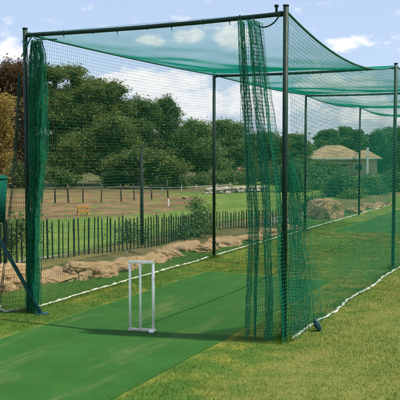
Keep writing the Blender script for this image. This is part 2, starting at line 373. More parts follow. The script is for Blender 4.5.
def roof_net():
    def Pt(s, t):
        k = min(int(t/BAY), NB-1); f = t/BAY-k; u = s/WID
        e = edge_sag(0, t)*(1-u)+edge_sag(1, t)*u
        z = H-.004-e-[.02, .05, .09, .12][k]*4*f*(1-f)*4*u*(1-u)
        # drawn tight on each beam
        p = cg(s, t, z); return p+wob3(p, .03, 1.3)*min(1, 6*f*(1-f))*min(1, 8*u*(1-u))
    lines = []; c = .033
    for i in range(1, int(WID/c)): lines.append([Pt(i*c, t) for t in np.linspace(.02, NB*BAY, 100)])
    for j in range(1, int(NB*BAY/c)): lines.append([Pt(s, j*c) for s in np.linspace(0, WID, 18)])
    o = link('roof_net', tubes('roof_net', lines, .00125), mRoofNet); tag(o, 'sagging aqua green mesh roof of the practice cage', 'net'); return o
rn = roof_net()
for k in range(NB):
    for q in range(9):
        s_ = .22+q*(WID-.44)/8+random.uniform(-.04, .04)
        if k == 0 and s_ > 2.4: continue
        c = cg(s_, k*BAY, H-.030-.018*math.sin(math.pi*s_/WID)); L = [c+np.array([ud[0]*math.cos(a), ud[1]*math.cos(a), math.sin(a)])*.0235 for a in np.linspace(0, 2*math.pi, 11)]
        L += [c+np.array([.0, 0, -.024]), c+np.array([.008, 0, -.055])] if q % 2 else []
        link('cable_tie', tubes('cable_tie', [L[:11]]+([L[-2:]] if q % 2 else []), .0035, 5), mPeg, rn)
# --- gathered curtains
def curtain(name, label, fn, nu, nv, mat, rad, parent=None):
    lines = []
    for i in range(nu+1): lines.append([fn(i/nu, v) for v in np.linspace(0, 1, 70)])
    for j in range(nv+1): lines.append([fn(u, j/nv) for u in np.linspace(0, 1, nu*2+1)])
    o = link(name, tubes(name, lines, rad), mat)
    if label: tag(o, label, 'net')
    return o
def cl(u, v):       # left bundle against the left post: v 0 top .. 1 foot
    w = np.interp(v, [0, .05, .3, .5, .7, 1], [.13, .20, .215, .15, .10, .11])
    off = np.interp(v, [0, .1, .4, .6, 1], [.16, .165, .165, .115, .07])
    a = 2*math.pi*6.3*u+1.5*noise.noise(Vector((u*6, v*3, 0)))
    s = off+w*(u-.5)+.03*noise.noise(Vector((u*9, v*9, 3)))*min(1, v*4+.3)
    d = (.055+.02*noise.noise(Vector((u*5, v*4, 9))))*math.sin(a)*(.35+min(.65, v*3))
    z = (H-.10-.03*abs(math.sin(a*.5)))*(1-v)+.012+.035*math.sin(a)*min(1, 6*v)*min(1, 8*(1-v))
    s += .012*noise.noise(Vector((u*25, v*45, 8)))
    return cg(s, -.02+d, z)
b1 = curtain('net_curtain', 'thick gathered bundle of green netting tied beside the left front post', cl, 70, 120, mNetDeep, .0027)
def cl2(u, v):      # loose flap spread from the post foot out to the left
    top = 2.55; z = top*(1-v)+.012
    spread = .04+.62*v**1.6
    s = -.03-spread*u+.03*math.sin(u*16+v*3)*v; d = -.05+.10*math.sin(u*9+v*2)*v
    return cg(s, d, z)
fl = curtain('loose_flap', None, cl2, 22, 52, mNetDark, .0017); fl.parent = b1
L = []; rr = []
for k in range(400):
    u = k/399; p = cl2(u, 1); p[2] = .014; L.append(p+np.array([0, .02*noise.noise(Vector((u*9, 4, 1))), .004*noise.noise(Vector((u*60, 4, 1)))])); rr.append(.012*(1+.7*noise.noise(Vector((u*40, 1, 2)))))
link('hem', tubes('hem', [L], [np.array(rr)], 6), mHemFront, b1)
def cr(u, v):       # right curtain hanging off the front beam
    sl = np.interp(v, [0, .1, .4, .6, 1], [2.48, 2.49, 2.54, 2.58, 2.56])
    sr = np.interp(v, [0, .1, .4, .6, 1], [2.70, 2.74, 2.86, 2.93, 2.97])
    u2 = u+.04*math.sin(2*math.pi*2.5*u)
    a = 2*math.pi*5.2*u+1.6*noise.noise(Vector((u*4, v*3, 5)))
    s = sl+(sr-sl)*u2+.030*noise.noise(Vector((u*6, v*4, 13)))+.007*noise.noise(Vector((u*30, v*30, 3)))
    d = -.07+(.085+.03*noise.noise(Vector((u*5, v*4, 19))))*math.sin(a)
    z = (H-.09)*(1-v)+.012-.05*max(0, u-.55)*(1-v)
    return cg(s, d, z)
b2 = curtain('net_curtain', 'open hanging curtain of dark green mesh drawn back beside the right front post', cr, 96, 84, mNetMid, .0017)
def cr2(u, v):
    z = 1.62*(1-v)**1.05+.012+.10*math.sin(u*7)*(1-v); w = .16+.74*v**.8
    t = .02+w*(u+.03*math.sin(u*31)); a = 2*math.pi*4.3*u+1.3*noise.noise(Vector((u*4, v*2.5, 35)))
    d = (.03+.06*v)*math.sin(a)+.03*noise.noise(Vector((u*5, v*5, 44)))
    return cg(WID+.02+d, t+.02*noise.noise(Vector((u*14, v*16, 2))), z)
dr = curtain('loose_drape', None, cr2, 62, 54, mNetMid, .0015); dr.parent = b2
def ropeline(pts, n=30):
    P = np.array(pts, dtype=float); m = len(P); T = np.linspace(0, m-1, n); res = []
    for t in T:
        i = min(int(t), m-2); f = t-i; a = P[max(i-1, 0)]; b = P[i]; c = P[i+1]; d = P[min(i+2, m-1)]
        res.append(.5*((2*b)+(-a+c)*f+(2*a-5*b+4*c-d)*f*f+(-a+3*b-3*c+d)*f**3))
    return res
link('tie_rope', tubes('tie_rope', [ropeline([cg(2.62, -.04, H-.05), cg(2.66, -.05, H-.12), cg(2.74, -.05, H-.145), cg(2.83, -.05, H-.11), cg(WID-.03, -.04, H-.02)]),
     ropeline([cg(2.5, -.06, H-.02), cg(2.52, -.06, H-.25), cg(2.57, -.10, H-.9), cg(2.60, -.09, H-1.6)])], .007, 6), mFrame, b2)
link('tie_rope', tubes('tie_rope', [ropeline([cg(.0, -.05, H-.10), cg(.07, -.06, H-.13), cg(.13, -.05, H-.06), cg(.2, -.04, H-.09), cg(.42, -.01, H-.10)]),
     ropeline([cg(-.02, -.045, H-.26), cg(.04, -.06, H-.20), cg(.10, -.05, H-.09)])], .007, 6), mRope, b1)
# ------------------------------------------------------------ brace pole and its outer post at the left
ft = onz(41, 314); bt = Vector((ft.x-1.55, ft.y+.45, 2.6))
bm = bmesh.new(); bm_tube(bm, (ft.x, ft.y, .008), bt, .021, 14); br = finish('brace_pole', bm, mBrace, None, True); tag(br, 'slanting blue green steel pole with its foot by the left front post', 'pole')
bm = bmesh.new(); bm_box(bm, (ft.x+.01, ft.y, .006), (.14, .10, .012), .4, .003); fo = finish('foot_plate', bm, mBrace, br)
bm = bmesh.new(); bm_tube(bm, (bt.x-.04, bt.y+.02, -.02), (bt.x-.04, bt.y+.02, 3.0), .033, 14); op = finish('outer_post', bm, mFrame, br, True)
# dark bundle at the foot of right net
bm = bmesh.new()
q = onz(317.5, 331); bmesh.ops.create_icosphere(bm, subdivisions=4, radius=1)
for v in bm.verts:
    n = noise.noise(v.co*2.3)*.25+noise.noise(v.co*6)*.1; v.co *= 1+n
    v.co = Vector((v.co.x*.030, v.co.y*.035, v.co.z*.065+.055)); v.co.x += -.35*(v.co.z-.05)
    v.co += q
    v.co.z = max(v.co.z, .004)
pg = finish('weight_bag', bm, mPeg, None, True); tag(pg, 'small dark teal bag lying on the hem of the right side net', 'bag')
for p in pg.data.polygons: p.use_smooth = True
# ------------------------------------------------------------ wicket
wa = onz(131.5, 331); wb = onz(152, 332); wd = (wb-wa); wl = wd.length; wd.normalize(); rz = math.atan2(wd.y, wd.x)
scuff(mWhite, (.40, .32, .24), .70, .74)
wk = empty('wicket', (wa+wb)/2, rz); tag(wk, 'white metal three stump practice wicket standing on the green pitch', 'wicket')
hw = .116
for i, x in enumerate((-hw, -.012, hw)):
    bm = bmesh.new(); bm_tube(bm, (x, 0, .0268), (x, 0, .662), .0115 if i < 2 else .0135, 16); finish('stump', bm, mWhite, wk, True)
bm = bmesh.new(); bm_box(bm, (0, 0, .6745), (.250, .030, .024), 0, .004); finish('top_rail', bm, mWhite, wk)
bm = bmesh.new(); bm_box(bm, (0, 0, .0165), (.27, .055, .020), 0, .004); finish('base', bm, simple('worn_white_base', (.30, .30, .27), (.55, .53, .47), 20, .7), wk)
bm = bmesh.new(); bm_box(bm, (hw-.005, -.05, .0175), (.05, .044, .022), .2, .006); finish('foot', bm, mWhite, wk)
# ------------------------------------------------------------ rocks
def rock(px, py, Y, w, h, d, seed, mat=mRock, label='', group='sandstone boulders between the stakes and the net', name='boulder', rz=None, sink=.3):
    """centre bottom pixel on the ground; w,h,d metres"""
    g = onz(px, py); bm = bmesh.new(); bmesh.ops.create_icosphere(bm, subdivisions=6, radius=1)
    off = Vector((seed*7.3, seed*1.9, seed*3.1))
    for v in bm.verts:
        c = v.co.copy(); n = noise.noise(c*1.0+off)*.42+(.10-abs(noise.noise(c*1.9+off))*.34)+noise.noise(c*5+off)*.05+noise.noise(c*12+off)*.022+noise.noise(c*27+off)*.010
        cell = noise.cell(c*1.7+off)*.06
        dd_ = noise.voronoi(Vector((c.x*1.5*w, c.y*1.2, c.z*.8))*1.15+off*1.3+noise.noise_vector(c*2+off)*.15)[0]; cr_ = dd_[1]-dd_[0]
        n += -.12*math.exp(-cr_/.05)+.16*(noise.cell(Vector((dd_[0]*0+c.x*1.1, c.y, 0))+off)-.5)*0
        v.co = c*(1+n+cell)
        v.co.z = v.co.z*.85+.15*round(v.co.z*3+noise.noise(c*2+off)*1.5)/3
        v.co.z = math.copysign(min(abs(v.co.z)**.85, .9+.1*noise.noise(c*2+off)), v.co.z)
        v.co = Vector((v.co.x*w/2, v.co.y*d/2, v.co.z*h))
    a = (math.atan2(ud[1], ud[0]) if rz is None else rz)
    o = finish(name, bm, mat); 
    for p in o.data.polygons: p.use_smooth = True
    o.location = (g.x, g.y, gh(g.x, g.y)-h*sink+.0); o.rotation_euler = (.09*math.sin(seed*2.1), .10*math.sin(seed*3.7), a+.22*math.sin(seed*5.1))
    tag(o, label, 'rock', group); return o
RK = [
 (8, 287, .9, .16, .55, 'long low tan rock at the left picture edge, behind the brace pole'),
 (-25, 297, .8, .16, .5, 'low tan rock cut by the left picture edge'),
 (52, 284, .75, .13, .5, 'low orange tan rock just right of the left net bundle'),
 (90, 279, 1.0, .20, .55, 'widest sandstone slab, left of the wicket top'),
 (118, 273, .8, .17, .5, 'rounded sandstone slab right behind the wicket top'),
 (146, 266, .75, .12, .45, 'low flat tan rock just right of the wicket top'),
 (166, 261, .6, .12, .45, 'low tan rock midway between wicket and second left post'),
 (183, 254, .8, .18, .5, 'humped pink tan boulder left of the second left post'),
 (203, 251, .6, .14, .45, 'tan boulder touching the second left post from the left'),
 (225, 245, .8, .14, .5, 'flat tan boulder right of the second left post'),
 (247, 240, .9, .15, .5, 'long tan boulder left of the hanging right curtain'),
 (270, 235, .8, .13, .5, 'tan boulder seen through the hanging right curtain'),
 (292, 230, .5, .14, .4, 'small tan rock behind the tall near corner post'),
]
for i, (px, py, w, h, d, lab) in enumerate(RK):
    rock(px, py-(5 if i < 8 else 1), 0, w*1.22, h*(1.15+.25*math.sin(i*2.4)), d*1.3, i+1, label=lab)
rock(324, 218, 0, .92, .62, 1.0, 27, label='tall domed boulder behind the cage, dark on its left side', group='', rz=.2, sink=.12)
for i, (px, py, w, h) in enumerate([(265, 226, .35, .14), (273, 224, .3, .16), (281, 222, .38, .15), (300, 221, .3, .14)]):
    rock(px, py, 0, w, h, .3, 31+i, mStone, ['leftmost grey stone in the row behind the right curtain', 'second grey stone in the row behind the right curtain', 'third grey stone in the row behind the right curtain', 'grey stone against the foot of the domed boulder'][i], 'small grey stones behind the right curtain', 'stone', .5)
for i, (px, py, w, h, l) in enumerate([(356, 212, 1.0, .22, 'low tan rock right of the domed boulder'), (372, 208, .8, .22, 'low tan rock under the hedge near the right edge'), (384, 205, .7, .2, 'farthest low tan rock, at the right end of the bank')]):
    rock(px, py, 0, w, h, .6, 41+i, label=l, group='low rocks at the far right of the bank')
# ------------------------------------------------------------ stake fence
fpts = [onz(-30, 279), onz(0, 274), onz(50, 266), onz(100, 259.5), onz(150, 251), onz(180, 243.5), onz(215, 234), onz(260, 228), onz(298, 224)]
fh = [.74, .74, .71, .68, .62, .55, .47, .42, .40]
fe = empty('stake_fence', (fpts[2].x, fpts[2].y, 0)); tag(fe, 'row of short dark upright wooden stakes behind the rocks', 'fence')
fo_ = fe.location.copy(); seg = []; tot = 0
for a, b in zip(fpts[:-1], fpts[1:]): seg.append((tot, a, b)); tot += (b-a).length
N = 100; stakes = []
for k in range(N):
    d = tot*(k+.5)/N+random.uniform(-.012, .012)
    for i, (t0, a, b) in enumerate(seg):
        L_ = (b-a).length
        if t0 <= d <= t0+L_:
            f = (d-t0)/L_; p = a.lerp(b, f); h = fh[i]*(1-f)+fh[i+1]*f
    h *= random.uniform(.94, 1.06); bm = bmesh.new(); r = random.uniform(.010, .017)
    z0 = gh(p.x, p.y)-.03; lean = Vector((random.uniform(-.012, .012), random.uniform(-.012, .012), 0))
    q = Vector((p.x, p.y, 0))-fo_
    bm_tube(bm, (q.x, q.y, z0), (q.x+lean.x, q.y+lean.y, h-.03), r, 7, r*.95)
    bm_tube(bm, (q.x+lean.x, q.y+lean.y, h-.0295), (q.x+lean.x*1.1, q.y+lean.y*1.1, h), r*.95, 7, r*.35)
    finish('stake', bm, mStake, fe)
    stakes.append((p, h))
wl_ = [[np.array((p.x, p.y+.02, h*fr_)) for p, h in stakes] for fr_ in (.35, .72)]
o = link('wire', tubes('wire', wl_, .0025), mStake, fe)
for v in o.data.vertices: v.co -= fo_
# tall dark pole behind the stakes
g = onz(142, 250); bm = bmesh.new(); hh = atY(142, 146, g.y).z
bm_tube(bm, (g.x, g.y, -.05), (g.x, g.y, hh-.05), .034, 12, .026); bm_tube(bm, (g.x, g.y, hh-.0495), (g.x, g.y, hh), .026, 12, .012)
o = finish('timber_pole', bm, mPole, None, True); tag(o, 'tall dark timber pole rising behind the stakes', 'pole')
# slim pale peg in front
g = onz(126.5, 262); bm = bmesh.new(); bm_tube(bm, (g.x, g.y, -.02), (g.x, g.y, .19), .011, 8); o = finish('marker_peg', bm, mRail, None, True); tag(o, 'short pale peg beside the rocks above the wicket', 'peg')
# pale kerb line behind the stakes
bmk = []
for k in range(60):
    f = k/59; p = fpts[0].lerp(fpts[-1], f)
    d = tot*f
    for (t0, a, b) in seg:
        L_ = (b-a).length
        if t0 <= d <= t0+L_+1e-6: p = a.lerp(b, (d-t0)/L_)
    bmk.append((p.x-.30, p.y+.38, gh(p.x, p.y)-.02))
V = []; Fc = []
for k, p in enumerate(bmk):
    x, y, z = p; n_ = np.array([-.7, .7])*.06
    V += [(x-n_[0]*-1, y-n_[1], -.02), (x-n_[0]*-1, y-n_[1], .07), (x+n_[0], y+n_[1], .07), (x+n_[0], y+n_[1], -.02)]
    if k:
        a = 4*(k-1); Fc += [(a+i, a+i+1, a+5+i, a+4+i) for i in range(3)]
kb = link('kerb', nmesh('kerb', V, Fc, 4), mStone); tag(kb, kind='structure')
# ------------------------------------------------------------ foliage engine
def foliage(lobes, dens, leaf, seed):
    """lobes: (centre, rx, ry(depth), rz). clumps on the lobe shells, leaf quads in the clumps"""
    rg = np.random.default_rng(seed); C = []; 
    for (c, rx, ry, rz_) in lobes:
        area = 4*math.pi*((rx*ry+rx*rz_+ry*rz_)/3)
        m = 46; n = max(9, int(area*dens/m*.9))
        d = rg.normal(size=(n, 3)); d /= np.linalg.norm(d, axis=1, keepdims=True)
        r = .25+.75*rg.uniform(0, 1, n)**.6
        off = Vector((seed*3.7, c[0], c[2]))
        lump = np.array([.82+.75*noise.noise(Vector(q)*2.2+off)+.45*noise.noise(Vector(q)*5.5+off) for q in d])
        cc = np.array(c)+d*(r*lump)[:, None]*np.array([rx, ry, rz_])
        cs = (.10+.26*rg.uniform(0, 1, n)**1.8)*min(1.25, .5+.5*min(rx, rz_))*1.15
        g3 = rg.normal(size=(n, m, 3)); g3 /= np.maximum(1, np.linalg.norm(g3, axis=2, keepdims=True)/1.9)
        pts = cc[:, None]+g3*cs[:, None, None]*np.array([1.1, 1.1, .72])
        C.append(pts.reshape(-1, 3))
    P = np.concatenate(C); n = len(P)
    a = rg.normal(size=(n, 3)); a[:, 2] *= .7; a /= np.linalg.norm(a, axis=1, keepdims=True)
    b = np.cross(a, rg.normal(size=(n, 3))); b /= np.linalg.norm(b, axis=1, keepdims=True)
    l = leaf*np.clip(rg.lognormal(0, .38, n), .4, 2.4)[:, None]; w = l*.42
    V = np.stack([P-a*l, P+b*w, P+a*l, P-b*w], 1).reshape(-1, 3)
    return nmesh('crown', V, np.arange(4*n).reshape(-1, 4), 4)
def br(cs, k): return [tuple(v*k for v in c) for c in cs]
LM = {
 'olive': leafmat('olive_leaves', br([(.022, .038, .010), (.065, .095, .020), (.13, .155, .032), (.22, .23, .055)], 1.3), 2.0),
 'dark': leafmat('dark_leaves', br([(.020, .036, .012), (.050, .080, .020), (.090, .125, .032), (.14, .18, .05)], 1.45), 2.0),
 'mid': leafmat('mid_leaves', br([(.028, .052, .014), (.065, .105, .026), (.115, .16, .042), (.18, .22, .07)], 1.45), 2.0),
 'brown': leafmat('brown_leaves', br([(.035, .020, .010), (.080, .042, .020), (.11, .070, .028), (.15, .11, .04)], 1.1)),
 'gold': leafmat('golden_leaves', br([(.12, .075, .016), (.24, .16, .035), (.38, .28, .075), (.5, .40, .14)], 1.0)),
 'hedge': leafmat('hedge_leaves', br([(.022, .055, .018), (.050, .105, .034), (.085, .16, .052), (.14, .22, .08)], 1.3), 2.0),
 'lime': leafmat('lime_leaves', br([(.05, .10, .015), (.10, .17, .025), (.16, .24, .04), (.22, .30, .06)], 1.0)),
}
def tree(label, Y, basex, lobes_px, kind, name='tree', leaf=.048, dens=1250, tr=.16, trunk=True, seed=0, cat='tree', group=None, dd=.8, rise=0):
    k = Y/F; base = Vector(((basex-200)*k, Y, 0)); base.z = gz(base.x, base.y)+rise
    t = empty(name, base); tag(t, label, cat, group); rg = random.Random(seed+11); L = []
    for (px, py, rx, ry) in lobes_px:
        c = atY(px, py, Y+rg.uniform(-1, 1)*rx*k*.5); 
        L.append((np.array(c-base), rx*k, max(rx*k*dd, ry*k*.7), ry*k))
    o = link('crown' if trunk else 'foliage', foliage(L, dens, leaf, seed+3), LM[kind], t)
    if trunk:
        lines = []; rad = []
        cx = sum(l[0][0] for l in L)/len(L); top = min(l[0][2] for l in L); fork = np.array([cx*.25, 0, max(.5, top*.45)])
        n = 8; lines.append([np.array([cx*.25*(i/n)**1.3+.06*tr*4*math.sin(i*1.3), .04*math.sin(i*2.1), -.1+(fork[2]+.1)*i/n]) for i in range(n+1)]); rad.append(np.linspace(tr*1.25, tr*.75, n+1))
        for (c, rx, ry, rz_) in L:
            e = c+np.array([0, 0, rz_*.2]); m = fork*.5+e*.5+np.array([rg.uniform(-.2, .2), rg.uniform(-.2, .2), -.15*rz_])
            pts = ropeline([fork, m, e], 9); lines.append(pts); rad.append(np.linspace(tr*.55, tr*.12, 9))
            for q in range(5):
                d = np.array([rg.uniform(-1, 1)*rx, rg.uniform(-1, 1)*ry, rg.uniform(-.3, 1)*rz_])*.75
                lines.append(ropeline([m*.4+e*.6, e*.6+(c+d)*.4+np.array([0, 0, .05]), c+d], 6)); rad.append(np.linspace(tr*.2, tr*.05, 6))
        link('trunk', tubes('trunk', lines, rad, 7), mBark, t)
    return t
TG = 'trees behind the paddock'
tree('dark reddish brown tree at the far left edge behind the golden bush', 40, 8, [(10, 78, 24, 18), (-8, 95, 24, 24), (26, 100, 18, 22), (8, 125, 28, 22), (22, 150, 20, 20)], 'brown', seed=1, dens=1300, tr=.2, group=TG)
tree('tall olive tree with flat layered crown, right of the left net bundle', 42, 70, [(52, 74, 22, 8), (72, 72, 15, 6), (38, 92, 20, 12), (66, 98, 30, 9), (95, 92, 24, 9), (112, 90, 18, 7), (55, 118, 34, 12), (92, 115, 30, 11), (120, 108, 13, 9), (60, 145, 34, 14), (100, 138, 28, 13), (60, 106, 30, 16), (84, 124, 34, 20), (104, 104, 22, 14), (88, 86, 20, 8)], 'olive', seed=2, dens=1150, tr=.24, group=TG)
tree('olive green tree with drooping boughs, left of the round topped pair', 40, 112, [(112, 128, 18, 12), (96, 155, 26, 14), (124, 145, 20, 12), (118, 136, 20, 16), (84, 148, 24, 18), (70, 165, 26, 11), (112, 168, 22, 9)], 'olive', seed=3, tr=.18, group=TG)
tree('dark tree with a domed top, left one of the round topped pair', 46, 143, [(142, 106, 13, 9), (130, 112, 8, 7), (152, 112, 10, 9), (138, 128, 19, 10), (148, 143, 20, 11), (128, 150, 16, 12), (142, 120, 17, 14)], 'dark', seed=4, tr=.2, group=TG)
tree('dark tree with a small rounded top, right one of the round topped pair', 47, 166, [(166, 104, 10, 7), (160, 113, 8, 8), (174, 113, 7, 8), (166, 124, 15, 9), (172, 138, 15, 11), (160, 150, 18, 11)], 'dark', seed=5, tr=.2, group=TG)
tree('low spreading olive tree behind the tall dark timber pole', 37, 138, [(138, 158, 20, 10), (118, 163, 14, 8), (158, 160, 18, 10), (172, 168, 16, 9), (140, 170, 26, 8)], 'olive', seed=6, tr=.13, group=TG)
tree('broad mid green tree left of the second left post', 48, 198, [(190, 127, 10, 8), (200, 131, 15, 10), (186, 140, 13, 12), (204, 150, 20, 13), (188, 162, 18, 11), (210, 165, 20, 9), (196, 148, 17, 18)], 'mid', seed=7, tr=.2, group=TG)
tree('broad mid green tree right of the second left post', 50, 228, [(222, 126, 12, 7), (236, 131, 12, 8), (218, 138, 16, 10), (238, 147, 17, 12), (246, 158, 9, 10), (222, 160, 22, 10)], 'mid', seed=8, tr=.2, group=TG)
tree('dark green tree seen through the hanging right curtain', 60, 264, [(262, 140, 15, 9), (278, 144, 13, 9), (255, 152, 12, 9), (272, 158, 18, 11), (262, 170, 18, 9)], 'dark', seed=9, tr=.2, group=TG, leaf=.06)
tree('green tree in the gap between near corner post and house', 70, 298, [(297, 139, 9, 6), (290, 150, 13, 9), (305, 150, 9, 8), (298, 163, 16, 9)], 'mid', seed=10, tr=.2, group=TG, leaf=.07, dens=900)
HG = 'trees around the house'
tree('dark round topped tree behind the left half of the house roof', 135, 328, [(328, 134, 11, 5), (320, 140, 8, 5), (336, 140, 9, 6), (328, 147, 16, 6)], 'dark', seed=12, tr=.35, group=HG, leaf=.2, dens=110)
tree('dark spreading tree behind the right half of the house roof', 138, 350, [(346, 131, 11, 5), (357, 134, 8, 6), (342, 139, 10, 6), (354, 143, 13, 7)], 'dark', seed=13, tr=.35, group=HG, leaf=.2, dens=110)
tree('large dark green tree left of the right cage post', 128, 384, [(378, 137, 11, 8), (390, 134, 13, 8), (372, 149, 8, 8), (386, 149, 16, 10), (384, 164, 17, 10)], 'hedge', seed=14, tr=.35, group=HG, leaf=.16, dens=150)
tree('large dark green tree cut by the right picture edge', 60, 408, [(404, 134, 14, 9), (408, 152, 16, 13), (404, 172, 16, 13)], 'hedge', seed=15, tr=.25, group=HG, leaf=.07, dens=900)
# hedge shrubs behind the cage on the right
SG = 'dense shrubs in front of the house'
for i, (Y, bx, lob, kd, lab) in enumerate([
 (34, 293, [(292, 172, 10, 10), (298, 186, 11, 11), (285, 182, 8, 9)], 'hedge', 'dense green shrub directly behind the tall near corner post'),
 (36, 318, [(313, 175, 12, 10), (312, 186, 14, 8), (326, 185, 11, 9)], 'hedge', 'dense green shrub behind the domed boulder'),
 (30, 343, [(342, 182, 13, 10), (336, 191, 12, 9), (350, 192, 12, 10)], 'hedge', 'rounded green shrub right of the domed boulder, below the house'),
 (38, 338, [(322, 168, 12, 6), (334, 170, 10, 5)], 'dark', 'dark shrub against the front wall of the house'),
 (32, 368, [(367, 185, 12, 11), (360, 194, 11, 8), (376, 194, 11, 8)], 'hedge', 'green shrub below the pale column of the house'),
 (21.6, 309, [(309, 203, 6, 7), (316, 207, 8, 6)], 'dark', 'small dark shrub leaning against the left side of the domed boulder'),
 (29, 352, [(354, 196, 8, 5), (348, 199, 8, 4)], 'lime', 'low bright green bush in front of the dark shrubs'),
 (34, 392, [(392, 184, 13, 14), (384, 193, 10, 9), (400, 192, 13, 11)], 'hedge', 'tall green shrub behind the right cage post'),
 (42, 270, [(268, 176, 13, 8), (278, 183, 10, 8)], 'dark', 'dark shrub behind the hanging right curtain'),
]):
    tree(lab, Y, bx, lob, kd, name='shrub', leaf=.042, dens=2000, seed=40+i, trunk=False, cat='shrub', group=SG)
# understory left
UG = 'bushes at the back of the paddock'
for i, (Y, bx, lob, kd, lab) in enumerate([
 (37, 62, [(55, 176, 14, 7), (70, 180, 12, 6)], 'dark', 'dark bush right of the left net bundle, behind the bare earth'),
 (38, 118, [(112, 180, 12, 5), (126, 179, 12, 6)], 'dark', 'dark low bush left of the tall timber pole'),
 (37, 172, [(166, 180, 14, 8), (180, 182, 11, 7), (155, 182, 8, 6)], 'dark', 'dark wide bush right of the tall timber pole'),
 (40, 143, [(140, 182, 9, 5), (148, 184, 6, 4)], 'olive', 'small olive bush directly behind the tall timber pole'),
 (41, 195, [(192, 183, 10, 6), (201, 180, 8, 7)], 'dark', 'dark bush left of the second left post, behind the pale rail'),
 (42, 226, [(214, 178, 14, 7), (232, 177, 14, 6), (246, 179, 9, 5)], 'mid', 'green bush behind the low pale stone wall'),
 (38, 22, [(20, 176, 16, 12), (34, 182, 10, 8)], 'dark', 'dark bush behind the left net bundle'),
]):
    tree(lab, Y, bx, lob, kd, name='bush', leaf=.045, dens=1400, seed=60+i, trunk=False, cat='bush', group=UG)
tree('golden leaved bush at the left picture edge', 24, -4, [(4, 104, 10, 10), (-6, 120, 14, 16), (6, 133, 8, 12), (2, 155, 11, 14), (-6, 175, 14, 14)], 'gold', name='golden_bush', leaf=.032, dens=1700, tr=.06, seed=71, cat='bush')
# young shrubs by the stakes
YG = 'young shrubs growing along the stakes'
for i, (px, py, lob, lab) in enumerate([
 (198, 243, [(196, 205, 6, 12), (201, 220, 8, 12), (192, 230, 9, 10)], 'tall young shrub among the stakes left of the second left post'),
 (184, 246, [(182, 228, 8, 9), (176, 236, 7, 8)], 'low young shrub left of the tallest one at the stakes'),
 (212, 241, [(208, 230, 7, 9)], 'small young shrub touching the second left post'),
 (128, 253, [(128, 232, 7, 11), (124, 243, 7, 8)], 'young shrub among the stakes left of the tall timber pole'),
 (142, 251, [(143, 235, 5, 10)], 'slim shrub at the foot of the tall timber pole'),
 (22, 268, [(20, 232, 12, 16), (8, 245, 12, 14)], 'leafy shrub behind the stakes left of the net bundle')]):
    g = onz(px, py-2); tree(lab, g.y+.25, px, lob, 'hedge' if i % 2 else 'mid', name='young_shrub', leaf=.022, dens=2300, seed=80+i, tr=.012, cat='shrub', group=YG)
# distant wood
rgw = np.random.default_rng(5); L = []
for k in range(70):
    x = -75+150*k/69; Y = 165+rgw.uniform(-8, 8); L.append((np.array([x, Y, 1.5+rgw.uniform(-1, 1.2)]), rgw.uniform(2.5, 4), 3, rgw.uniform(2.6, 4.2)))
wd_ = link('distant_wood', foliage(L, 45, .3, 6), LM['dark']); tag(wd_, 'distant dark wood closing the view behind the trees', 'wood', kind='stuff')
# ------------------------------------------------------------ houses
def gable(bm, pts, faces):
    vs = [bm.verts.new(p) for p in pts]
    for f in faces: bm.faces.new([vs[i] for i in f])
HY = 112.0; k = HY/F
def X_(px): return (px-200)*k
zE = atY(340, 158, HY).z; zA = atY(340, 145.2, HY+4).z; g0 = gz(0, HY)
hx0, hx1 = X_(306), X_(370)
ho = empty('house', ((hx0+hx1)/2, HY+3, g0)); tag(ho, 'single storey house with a tan hipped tile roof among the trees', 'house'); hl = ho.location.copy()
def part(name, bm, mat, parent, off=hl):
    for v in bm.verts: v.co -= off
    return finish(name, bm, mat, parent)
bm = bmesh.new(); bm_box(bm, ((hx0+hx1)/2, HY+4, (g0+zE)/2-.02), (hx1-hx0-1.0, 7, zE-g0-.05)); wall = part('wall', bm, mWall, ho)
def hip(x0, x1, y0, y1, ze, za, inset, th=.18):
    bm = bmesh.new(); ym = (y0+y1)/2
    p = [(x0, y0, ze), (x1, y0, ze), (x1, y1, ze), (x0, y1, ze), (x0+inset, ym, za), (x1-inset, ym, za)]
    p += [(a, b, c-th) for a, b, c in p[:4]]
    gable(bm, p, [(0, 1, 5, 4), (1, 2, 5), (2, 3, 4, 5), (3, 0, 4), (6, 7, 1, 0), (7, 8, 2, 1), (8, 9, 3, 2), (9, 6, 0, 3), (9, 8, 7, 6)]); return bm
part('roof', hip(hx0, hx1, HY-.4, HY+8.4, zE, zA, 3.6), mRoof, ho)
part('wing_roof', hip(X_(352), X_(378), HY-2.2, HY+3, zE+.05, atY(366, 150, HY).z, 1.5), mRoof, ho)
bm = bmesh.new(); bm_box(bm, ((X_(354)+X_(376))/2, HY+.4, (g0+zE)/2-.08), (X_(376)-X_(354)-.5, 4, zE-g0-.12)); part('wing_wall', bm, mWall, ho)
bm = bmesh.new(); bm_box(bm, (X_(363.5), HY-2.5, (atY(0, 147.5, HY).z+g0)/2), (.30, .30, atY(0, 147.5, HY).z-g0)); part('pale_column', bm, mWhite, ho)
bm = bmesh.new(); bm_box(bm, ((hx0+hx1)/2, HY-.45, zE-.12), (hx1-hx0, .09, .14)); part('gutter', bm, mWhite, ho)
bm = bmesh.new(); bm_box(bm, (X_(365), HY-2.25, zE-.06), (X_(378)-X_(352), .09, .13)); part('gutter', bm, mWhite, ho)
for px in (318, 330, 344, 356):
    bm = bmesh.new(); y = HY+.46 if px < 350 else HY-1.62
    bm_box(bm, (X_(px), y, g0+1.45), (1.3, .06, 1.1)); w = part('window', bm, mWhite, ho)
    bm = bmesh.new(); bm_box(bm, (X_(px), y-.045, g0+1.45), (1.14, .03, .94)); part('pane', bm, mGlass, w)
HY2 = 75; k2 = HY2/F; x0, x1 = (238-200)*k2, (256-200)*k2; gA = gz(0, HY2)
sh = empty('outbuilding', ((x0+x1)/2, HY2, gA)); tag(sh, 'small outbuilding with a reddish roof left of the hanging curtain', 'building'); ol = sh.location.copy()
